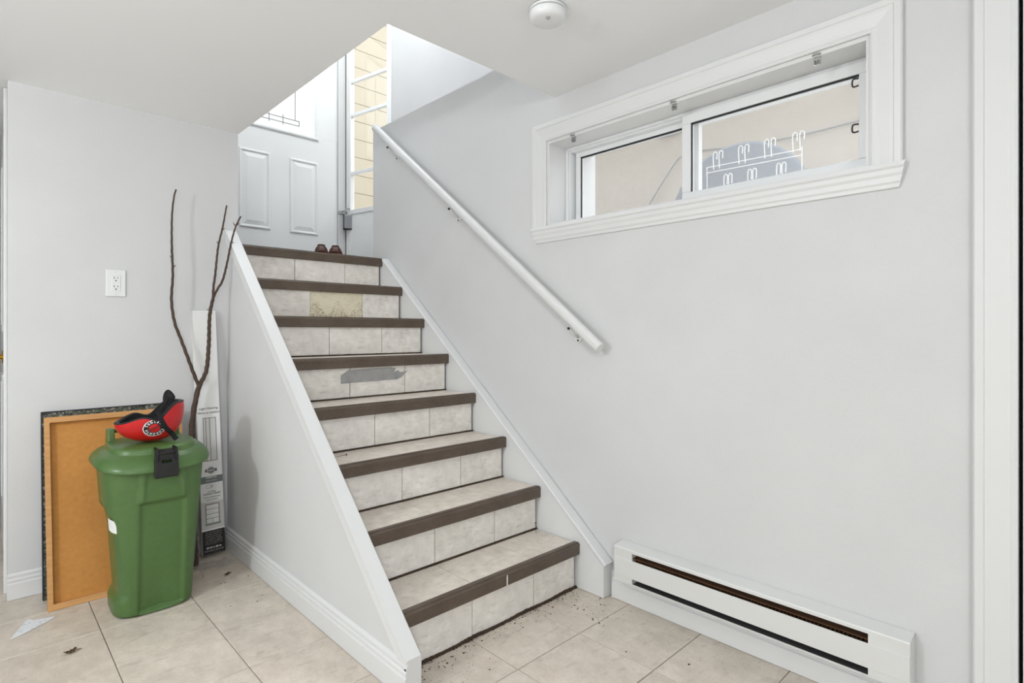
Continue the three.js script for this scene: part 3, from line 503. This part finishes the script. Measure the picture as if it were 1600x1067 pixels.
  for (let i = 0; i < sp.count; i++) { const q = skin(1, 0.340 + sp.getY(i) * 0.046, Math.PI * (0.87 - sp.getX(i) * 0.15)), r = Math.hypot(q[0], q[2]); sp.setXYZ(i, q[0] - 0.0045, q[1], q[2] + 0.003); }
  sg.computeVertexNormals();
  const st = mesh('sticker', sg, std({ color: 0xf4f4f2, roughness: 0.6, side: THREE.DoubleSide }), b); st.userData.label = 'plain white label on the left side';
}
// ------------------------------------------------------------------ red helmet lying upside down on the lid
{
  const C = [0.484, 0.7015, -2.50], a = 0.113, c = 0.092;
  const h = thing('helmet', 'red bike helmet with black straps lying upside down on the green bin lid', 'helmet', C);
  const rimY = (x, t) => { const u = x / a; return 0.008 + 0.022 * sstep(-1, -0.3, u) - 0.012 * Math.exp(-Math.pow((u - 0.05) / 0.22, 2)) * 1 + 0.046 * sstep(0.1, 0.75, u); };
  const P = (t, v, k = 1) => { // v 0 at the rim .. 1 at the crown below
    const ct = Math.cos(t), s = Math.sin(t), al = v * Math.PI / 2, bulge = 0.10 * Math.sin(al * 2) * 0.3, ry = rimY(a * ct, t), cr = Math.pow(Math.cos(al), 0.72), sr = Math.pow(Math.sin(al), 1.15);
    const x = a * ct * cr * k * (1 + bulge) + 0.012 * sr, z = c * s * cr * k * (1 + bulge), yb = -0.066;
    return [x, ry + (yb * k - ry) * sr, z];
  };
  mesh('shell', loft(40, 96, (i, t) => P(t, i / 39)), std({ color: 0xc41318, roughness: 0.28 }), h);
  mesh('liner', loft(30, 96, (i, t) => { const q = P(t, i / 29, 0.86); return [q[0], q[1] + 0.002, q[2]]; }), std({ color: 0x18181a, roughness: 0.9, side: THREE.DoubleSide }), h);
  mesh('rim', loft(5, 96, (i, t) => { const q = P(t, 0, [1.0, 1.0, 0.94, 0.87, 0.86][i]); return [q[0], q[1] + [0, 0.004, 0.006, 0.004, 0][i], q[2]]; }), M.black, h);
  // straps as flat ribbons following the shell on the near side
  const onShell = (x, y, out) => { let best = null, e = 1e9; for (let i = 0; i <= 120; i++) for (let j = 0; j <= 60; j++) { const q = P(i / 120 * Math.PI, j / 60); const d = (q[0] - x) ** 2 + (q[1] - y) ** 2; if (d < e) { e = d; best = q; } } const n = V3(best[0] / a / a, best[1] < 0 ? best[1] / 0.02 : 0, best[2] / c / c).normalize(); return [best[0] + n.x * out, best[1] + n.y * out, best[2] + n.z * out]; };
  const ribbon = (pts, w, t) => { const cv = new THREE.CatmullRomCurve3(pts.map((q) => V3(...q))), g = new THREE.TubeGeometry(cv, 40, 1, 10), p = g.attributes.position, q = V3(); const side = V3(0.8, 0.6, 0); for (let i = 0; i <= 40; i++) { const o = cv.getPointAt(i / 40), tg = cv.getTangentAt(i / 40), sd = V3().crossVectors(tg, V3(0, 0, 1)).normalize(), nn = V3().crossVectors(sd, tg); for (let j = 0; j <= 10; j++) { const an = j / 10 * Math.PI * 2, r = o.clone().addScaledVector(sd, w * Math.cos(an)).addScaledVector(nn, t * Math.sin(an)); p.setXYZ(i * 11 + j, r.x, r.y, r.z); } } g.computeVertexNormals(); return g; };
  const sm = std({ color: 0x141214, roughness: 0.85 });
  mesh('strap', [ribbon([[0.02, 0.05, 0.05], [0.012, 0.045, 0.088], onShell(0.018, 0.02, 0.004), onShell(0.036, -0.012, 0.004), onShell(0.06, -0.038, 0.004), [0.078, -0.066, 0.052]], 0.0085, 0.0022)], sm, h);
  mesh('strap', [ribbon([[0.0, 0.040, 0.082], [0.022, 0.055, 0.07], [0.038, 0.078, 0.055], [0.055, 0.098, 0.03]], 0.007, 0.0025)], sm, h);
  mesh('strap', [ribbon([[0.055, 0.098, 0.03], [0.04, 0.085, 0.045], [0.045, 0.11, 0.03], [0.06, 0.118, 0.01], [0.075, 0.095, 0.02], [0.07, 0.085, 0.03]], 0.006, 0.0025)], sm, h);
  mesh('buckle', [box(0.045, 0.07, 0.088, 0.106, 0.018, 0.034, 0.004), box(0.052, 0.066, 0.102, 0.118, 0.012, 0.024, 0.003)], M.black, h);
  // printed round badge
  const badge = canvasTex(512, 512, (x, w) => {
    x.translate(w / 2, w / 2); x.fillStyle = '#f2f2f2'; x.beginPath(); x.arc(0, 0, 252, 0, 7); x.fill(); x.fillStyle = '#0c0c0e'; x.beginPath(); x.arc(0, 0, 236, 0, 7); x.fill();
    x.fillStyle = '#c41318'; x.beginPath(); x.arc(0, 0, 128, 0, 7); x.fill(); x.strokeStyle = '#0c0c0e'; x.lineWidth = 16;
    for (const k of [-44, 6, 56]) { x.beginPath(); x.moveTo(-110, 60 + k * 0.6); x.quadraticCurveTo(0, k * 0.8, 112, -60 + k * 0.7); x.stroke(); }
    x.fillStyle = '#f4f4f4'; x.font = 'bold 84px sans-serif'; x.textAlign = 'center'; x.textBaseline = 'middle';
    const arc = (s, mid, step, flip) => { [...s].forEach((ch, i) => { x.save(); x.rotate(mid + (i - (s.length - 1) / 2) * step); x.translate(0, -184); if (flip) x.rotate(Math.PI); x.fillText(ch, 0, 4); x.restore(); }); };
    arc('TORONTO', Math.PI, 0.40); arc('RAPTORS', 0, -0.40, true);
  });
  { // patch of the shell
    const n = 16, Pp = [], Uu = [], I = [], R = 0.036; const cx = -0.002, cy = -0.008;
    for (let r = 0; r <= n; r++) for (let k = 0; k <= 40; k++) { const rad = R * r / n, t = k / 40 * Math.PI * 2, q = onShell(cx + rad * Math.cos(t), cy + rad * Math.sin(t) * 0.88, 0.0012); Pp.push(...q); Uu.push(0.5 + 0.5 * r / n * Math.cos(t), 0.5 + 0.5 * r / n * Math.sin(t)); }
    for (let r = 0; r < n; r++) for (let k = 0; k < 40; k++) { const A = r * 41 + k, B = A + 41; I.push(A, B, A + 1, B, B + 1, A + 1); }
    const g = new THREE.BufferGeometry(); g.setAttribute('position', new THREE.Float32BufferAttribute(Pp, 3)); g.setAttribute('uv', new THREE.Float32BufferAttribute(Uu, 2)); g.setIndex(I); g.computeVertexNormals();
    mesh('badge', g, std({ map: badge, roughness: 0.3, side: THREE.DoubleSide }), h).userData.label = 'round black team emblem with white lettering';
  }
}
// ------------------------------------------------------------------ bare branch
{
  const b = thing('tree_branch', 'bare forked brown tree branch leaning against the back wall behind the bin', 'branch');
  const bark = std({ roughness: 0.8, map: dataTex(128, 256, (u, v) => { const n = wrapN(u, v, 12, 5, 4) * 60; return [78 + n, 62 + n, 52 + n]; }, 6) });
  const z = -2.865;
  mesh('stem', [taperTube([[0.712, 0.003, -2.795], [0.708, 0.3, -2.81], [0.711, 0.619, -2.83], [0.730, 0.748, -2.84], [0.744, 0.802, -2.845]], 0.016, 0.0105, 40, 9)], bark, b);
  mesh('fork', [taperTube([[0.744, 0.8, -2.845], [0.730, 0.84, -2.85], [0.70, 0.935, -2.855], [0.672, 1.023, -2.86], [0.651, 1.089, z], [0.638, 1.189, z], [0.643, 1.304, z], [0.639, 1.448, z], [0.642, 1.592, -2.87], [0.651, 1.67, -2.87], [0.657, 1.693, -2.87]], 0.0082, 0.0034, 80, 7)], bark, b);
  mesh('fork', [taperTube([[0.744, 0.8, -2.845], [0.759, 0.832, -2.845], [0.772, 0.868, -2.84], [0.783, 0.986, -2.84], [0.788, 1.135, -2.84], [0.803, 1.207, -2.845]], 0.0098, 0.0072, 50, 8)], bark, b);
  mesh('fork', [taperTube([[0.803, 1.207, -2.845], [0.805, 1.26, -2.845], [0.812, 1.315, -2.845], [0.827, 1.452, -2.85], [0.846, 1.544, -2.85], [0.865, 1.651, -2.855]], 0.0058, 0.0034, 50, 7)], bark, b);
  mesh('fork', [taperTube([[0.803, 1.207, -2.845], [0.822, 1.25, -2.845], [0.842, 1.287, -2.845], [0.866, 1.38, -2.85], [0.883, 1.473, -2.85], [0.905, 1.553, -2.855], [0.928, 1.608, -2.855]], 0.0058, 0.0034, 50, 7)], bark, b);
  const buds = []; for (const [x, y, q, dx, dy] of [[0.641, 1.38, z, -1, 1], [0.643, 1.34, z, 1, 1], [0.789, 1.15, -2.84, -1.6, 0.4], [0.843, 1.53, -2.85, 1, 1], [0.883, 1.473, -2.85, 1, 0.6], [0.907, 1.556, -2.855, -1.4, 1.6], [0.91, 1.565, -2.855, 1, 0.8], [0.858, 1.35, -2.85, 1, 0.5], [0.829, 1.465, -2.85, -1, 0.8]]) buds.push(taperTube([[x, y, q], [x + dx * 0.007, y + dy * 0.006, q + 0.002], [x + dx * 0.01, y + dy * 0.012, q + 0.003]], 0.0032, 0.001, 6, 5));
  buds.forEach((g) => mesh('bud', [g], bark, b));
}
// ------------------------------------------------------------------ tall blind box in the corner
{
  const t = Math.atan2(0.075, 1.135);
  const b = thing('blind_box', 'tall narrow white printed carton leaning in the corner by the stairs', 'carton', [0, 0.001, -2.842]); b.rotation.x = -t;
  b.rotation.order = 'ZYX'; b.rotation.z = 0.02; b.position.x = 0.0;
  const print = canvasTex(160, 1800, (c, w, h) => {
    c.fillStyle = '#ecebea'; c.fillRect(0, 0, w, h); const Y = (m) => h - m / 1.137 * h;
    const txt = (s, y, px, col = '#222', wgt = '') => { c.fillStyle = col; c.font = `${wgt} ${px}px sans-serif`; c.textAlign = 'center'; c.textBaseline = 'middle'; c.fillText(s, w / 2, Y(y)); };
    txt('Light Filtering', 0.675, 20, '#333', 'bold'); txt('Filtre La Lumière', 0.655, 19, '#333', 'bold');
    c.strokeStyle = '#555'; c.lineWidth = 4; c.fillStyle = '#d5d3d1'; c.fillRect(38, Y(0.63), 90, Y(0.43) - Y(0.63)); c.strokeRect(38, Y(0.63), 90, Y(0.43) - Y(0.63));
    for (const x of [56, 84]) { c.beginPath(); c.moveTo(x, Y(0.63)); c.lineTo(x, Y(0.43)); c.stroke(); }
    c.fillStyle = '#8d8f90'; c.beginPath(); c.arc(w / 2, Y(0.385), 26, 0, 7); c.fill(); c.fillStyle = '#3b3d3f'; c.fillRect(w / 2 - 42, Y(0.385) - 10, 84, 20); txt('BREEZE', 0.385, 18, '#eee', 'bold');
    c.fillStyle = '#6f7676'; c.fillRect(0, Y(0.358), w, 50); txt('CORDLESS', 0.352, 16, '#e8e8e8', 'bold'); txt('Sans cordon', 0.338, 14, '#e8e8e8');
    c.strokeStyle = '#777'; c.lineWidth = 2; c.strokeRect(42, Y(0.318), 40, 22); txt('new', 0.311, 13, '#444');
    txt('Cordless', 0.287, 16); txt('Cellular Shade', 0.277, 18, '#222', 'bold'); txt('Store alvéolaire', 0.262, 17); txt('sans cordon', 0.250, 16);
    c.fillStyle = '#cfccc9'; c.fillRect(0, Y(0.24), w, Y(0.115) - Y(0.24)); c.strokeStyle = '#6d6a64'; c.lineWidth = 6; c.fillStyle = '#e4e3e1'; c.fillRect(32, Y(0.228), 94, Y(0.14) - Y(0.228)); c.strokeRect(32, Y(0.228), 94, Y(0.14) - Y(0.228));
    c.lineWidth = 3; for (const y of [0.206, 0.184, 0.163]) { c.beginPath(); c.moveTo(32, Y(y)); c.lineTo(126, Y(y)); c.stroke(); } c.beginPath(); c.moveTo(79, Y(0.163)); c.lineTo(79, Y(0.14)); c.stroke(); c.fillStyle = '#8b9183'; c.fillRect(24, Y(0.142), 112, 16);
    c.fillStyle = '#1c1a1a'; c.fillRect(0, Y(0.108), w, Y(0) - Y(0.108)); for (let k = 0; k < 7; k++) { c.fillStyle = '#a9a6a2'; for (let x = 22; x < 138; x += rr(5, 12)) c.fillRect(x, Y(0.1 - k * 0.0085), rr(3, 8), 4); }
    txt('64 in x 48 in', 0.03, 19, '#eee', 'bold'); txt('162.6 cm x 121.9 cm', 0.016, 15, '#ddd');
  });
  const x0 = 0.759, x1 = 0.857, H = 1.137;
  mesh('carton', [box(x0, x1, 0, H, -0.032, 0, 0.0015)], std({ color: 0xe9e8e6, roughness: 0.6 }), b);
  mesh('printed_front', new THREE.PlaneGeometry(x1 - x0 - 0.002, H - 0.002).translate((x0 + x1) / 2, H / 2, 0.0006), std({ map: print, roughness: 0.5 }), b).userData.label = 'printed front face of the carton';
}
// ------------------------------------------------------------------ shoes on the landing
{
  const leather = std({ color: 0x4a2a22, roughness: 0.5 }), tan = std({ color: 0x8d6b55, roughness: 0.7 });
  const mk = (name, x, z, turn, label) => {
    const s = thing(name, label, 'shoe', [x, LAND + 0.001, z], turn, 'pair of brown shoes on the landing');
    const W = [0.036, 0.041, 0.040, 0.037, 0.039, 0.043, 0.045, 0.040, 0.024], Hh = [0.058, 0.066, 0.070, 0.066, 0.060, 0.050, 0.042, 0.036, 0.026], n = W.length;
    const sec = (i, t, grow, y0, y1f) => { const k = i / (n - 1), z2 = 0.13 - k * 0.265, c = Math.cos(t), q = Math.max(0, Math.sin(t)); return [(W[i] + grow) * (Math.sign(c) * Math.pow(Math.abs(c), 0.6)), y0 + (Math.sin(t) < 0 ? 0 : (y1f - y0) * Math.pow(q, 0.6)), z2]; }, nip = (q, h) => [q[0] * (1 - 0.38 * Math.max(0, q[1] - 0.018) / 0.055), q[1], q[2] - 0.25 * Math.max(0, q[1] - 0.018) * (q[2] > 0.05 ? 1 : 0)];
    const up = loft(n + 2, 32, (i, t) => { const k = Math.min(n - 1, Math.max(0, i - 1)), q = nip(sec(k, t, 0, 0.018, Hh[k])); return i === 0 || i === n + 1 ? [0, 0.03, q[2] + (i ? -0.006 : 0.006)] : q; });
    mesh('upper', up, leather, s);
    const so = loft(n + 2, 32, (i, t) => { const k = Math.min(n - 1, Math.max(0, i - 1)), q = sec(k, t, 0.004, 0.0, 0.02); return i === 0 || i === n + 1 ? [0, 0.01, q[2] + (i ? -0.008 : 0.008)] : q; });
    mesh('sole', so, tan, s);
    mesh('collar', [new THREE.TorusGeometry(0.0185, 0.004, 8, 28).rotateX(Math.PI / 2).scale(1, 1, 1.6).translate(0, 0.064, 0.082)], leather, s);
    mesh('lace', [tube([[-0.022, 0.06, 0.02], [0, 0.069, 0.018], [0.022, 0.06, 0.02]], 0.003, 10, 5), tube([[-0.022, 0.056, 0.0], [0, 0.064, -0.002], [0.022, 0.056, 0.0]], 0.003, 10, 5)], M.black, s);
    return s;
  };
  mk('shoe', 1.500, -3.215, -0.40, 'left brown shoe of the pair at the top of the stairs');
  mk('shoe', 1.584, -3.195, -0.46, 'right brown shoe of the pair at the top of the stairs');
}
// loose nails left on the treads
{
  const m = std({ color: 0x3a3532, roughness: 0.5, metalness: 0.6 });
  const nail = (x, y, z, rx, rz, label) => { const o = thing('nail', label, 'nail', [x, y, z]); o.rotation.set(rx, 0, rz); mesh('shank', [new THREE.CylinderGeometry(0.0012, 0.0006, 0.044, 8).translate(0, 0.022, 0)], m, o); mesh('head', [new THREE.CylinderGeometry(0.0042, 0.0042, 0.0012, 12).translate(0, 0.044, 0)], m, o); };
  nail(1.012, NY(3) + 0.0042, -2.037, 0, -Math.PI / 2 + 0.07, 'loose dark nail lying at the left end of the third tread from the floor');
  nail(1.735, NY(1) + 0.001, -1.654, -0.05, 0.04, 'thin dark nail standing at the right end of the lowest tread');
}
// ------------------------------------------------------------------ litter on the floor
function leaf(name, label, category, x, z, turn, s) {
  const o = thing(name, label, category, [x, 0.001, z], turn), g = new THREE.PlaneGeometry(0.034 * s, 0.017 * s, 10, 6).rotateX(-Math.PI / 2), p = g.attributes.position;
  for (let i = 0; i < p.count; i++) { const u = p.getX(i) / (0.017 * s), w = Math.sqrt(Math.max(0, 1 - u * u)); p.setZ(i, p.getZ(i) * (0.35 + 0.65 * w)); p.setY(i, 0.001 + 0.006 * s * u * u + Math.abs(p.getZ(i)) * 0.35 + 0.002 * s * (1 + Math.sin(i * 2.3))); }
  g.computeVertexNormals(); mesh('blade', [g.clone()], std({ color: 0x4e3a26, roughness: 0.9, side: THREE.DoubleSide }), o);
  mesh('stalk', [tube([[0.015 * s, 0.004, 0], [0.022 * s, 0.003, 0.002], [0.028 * s, 0.001, 0.001]], 0.001, 6, 5)], std({ color: 0x3d2d1d, roughness: 0.9 }), o);
}
leaf('dry_leaf', 'curled dry brown leaf on the floor in front of the torn paper', 'leaf', 0.227, -2.315, 0.3, 1.1);
leaf('dry_leaf', 'small dry brown leaf on the floor between carton and stair wall', 'leaf', 0.786, -2.59, 0.6, 0.9);
{
  const pts = [[0.087, -2.555], [0.108, -2.565], [0.16, -2.60], [0.212, -2.642], [0.214, -2.652], [0.17, -2.668], [0.155, -2.672], [0.145, -2.695], [0.137, -2.69], [0.11, -2.62]];
  const g = new THREE.ExtrudeGeometry(new THREE.Shape(pts.map(([x, z]) => new THREE.Vector2(x, -z))), { depth: 0.0006, bevelEnabled: false }).rotateX(-Math.PI / 2);
  const o = tag(mesh('paper_scrap', g.translate(0, 0.0012, 0), std({ roughness: 0.85, map: canvasTex(128, 128, (c, w, h) => { c.fillStyle = '#e6e8ec'; c.fillRect(0, 0, w, h); c.fillStyle = '#7d8698'; for (let k = 0; k < 26; k++) c.fillRect(rr(20, 100), 40 + (k % 5) * 12, rr(2, 7), 2); }) })), 'torn triangular scrap of white paper on the floor by the boards', 'paper');
  const p = o.geometry.attributes.position, u = o.geometry.attributes.uv; for (let i = 0; i < p.count; i++) u.setXY(i, (p.getX(i) - 0.08) / 0.14, (p.getZ(i) + 2.7) / 0.15);
}
{ // crumpled clear film under the carton
  const g = new THREE.PlaneGeometry(0.15, 0.09, 18, 12).rotateX(-Math.PI / 2), p = g.attributes.position;
  for (let i = 0; i < p.count; i++) { const x = p.getX(i), z = p.getZ(i); p.setY(i, 0.004 + 0.018 * Math.abs(fbm(x * 22, z * 22, 5, 3))); p.setX(i, x + 0.01 * Math.sin(z * 60)); p.setZ(i, z + 0.008 * Math.sin(x * 70)); }
  g.computeVertexNormals(); g.translate(0.775, 0, -2.735);
  tag(mesh('plastic_film', g, new THREE.MeshPhysicalMaterial({ color: 0xf3f1ee, transmission: 0.8, roughness: 0.15, thickness: 0, side: THREE.DoubleSide })), 'crumpled clear plastic film on the floor under the carton', 'plastic film');
}
{ // crumbs of dirt swept to the foot of the stairs
  const g = new THREE.IcosahedronGeometry(1, 0), m4 = new THREE.Matrix4(), list = [];
  for (let i = 0; i < 620; i++) { const t = rnd(); let x, z; if (t < 0.7) { x = rr(0.95, 1.76); z = -1.464 + 0.07 * Math.pow(rnd(), 3.2); } else if (t < 0.85) { x = rr(1.6, 1.8); z = rr(-1.4, -1.2); } else if (t < 0.88) { x = rr(1.0, 1.75); z = rr(-1.42, -0.85); } else { x = rr(0.95, 1.2); z = rr(-1.44, -1.3); } list.push([x, z, 0.0005 + 0.0019 * Math.pow(rnd(), 4)]); }
  for (let i = 0; i < 12; i++) { list.push([rr(0.7, 0.87), rr(-2.75, -2.2), rr(0.0006, 0.002)]); }
  const o = new THREE.InstancedMesh(g, M.dirt, list.length); list.forEach(([x, z, s], i) => o.setMatrixAt(i, m4.makeScale(s * rr(1, 2), s * 0.8, s * rr(1, 2)).setPosition(x, s * 0.5, z)));
  o.name = 'dirt_crumbs'; o.userData = { kind: 'stuff', label: 'dark crumbs of dirt scattered on the tiles by the stairs', category: 'dirt' }; scene.add(o);
}
// ------------------------------------------------------------------ ceiling lamps
function ceilingLamp(x, y, z, cd, label) {
  const l = thing('ceiling_lamp', label, 'lamp', [x, y, z]);
  mesh('base', [new THREE.CylinderGeometry(0.15, 0.15, 0.012, 40).translate(0, -0.007, 0)], M.trim, l);
  const dome = new THREE.LatheGeometry([[0, -0.085], [0.05, -0.082], [0.1, -0.066], [0.13, -0.04], [0.14, -0.014]].map((q) => new THREE.Vector2(...q)), 40);
  mesh('shade', dome, new THREE.MeshStandardMaterial({ color: 0xfff8ee, emissive: LAMP.color, emissiveIntensity: 1.6, roughness: 0.5, side: THREE.DoubleSide }), l);
  const p = new THREE.PointLight(LAMP.color, cd); p.position.set(0, -0.055, 0); p.castShadow = true; p.shadow.radius = LAMP.radius; l.add(p);
}
function floorLamp(x, z, y, cd, label) {
  const l = thing('floor_lamp', label, 'lamp', [x, 0, z]);
  const L = (q) => new THREE.LatheGeometry(q.map((p) => new THREE.Vector2(...p)), 36);
  mesh('base', [L([[0, 0.001], [0.14, 0.001], [0.14, 0.012], [0.02, 0.026], [0.012, 0.04], [0, 0.04]])], M.steel, l);
  mesh('pole', [new THREE.CylinderGeometry(0.011, 0.011, y - 0.14, 16).translate(0, 0.03 + (y - 0.14) / 2, 0)], M.steel, l);
  mesh('shade', [new THREE.SphereGeometry(0.12, 36, 24).translate(0, y, 0)], new THREE.MeshStandardMaterial({ color: 0xfff8ee, emissive: LAMP.color, emissiveIntensity: 1.6, roughness: 0.5 }), l);
  const p = new THREE.PointLight(LAMP.color, cd); p.position.set(0, y, 0); p.castShadow = true; p.shadow.radius = 5; l.add(p);
}
ceilingLamp(0.3, HC, -0.75, LAMP.near, 'round glowing ceiling lamp in front of the stairs');
ceilingLamp(1.6, 3.9, -3.0, LAMP.upstairsFill, 'added round ceiling lamp over the stair well making up for daylight');  // unseen lamp added to supply daylight the stair well lacks
floorLamp(-1.4, -1.4, 1.6, LAMP.left, 'floor lamp with a white globe standing far to the left');
floorLamp(-1.1, 1.6, 1.55, LAMP.rear, 'added fill light, a floor lamp with a white globe behind the camera');  // unseen lamp added to brighten ceiling and walls

scene.traverse((o) => { delete o.userData0; });
renderer.render(scene, camera);
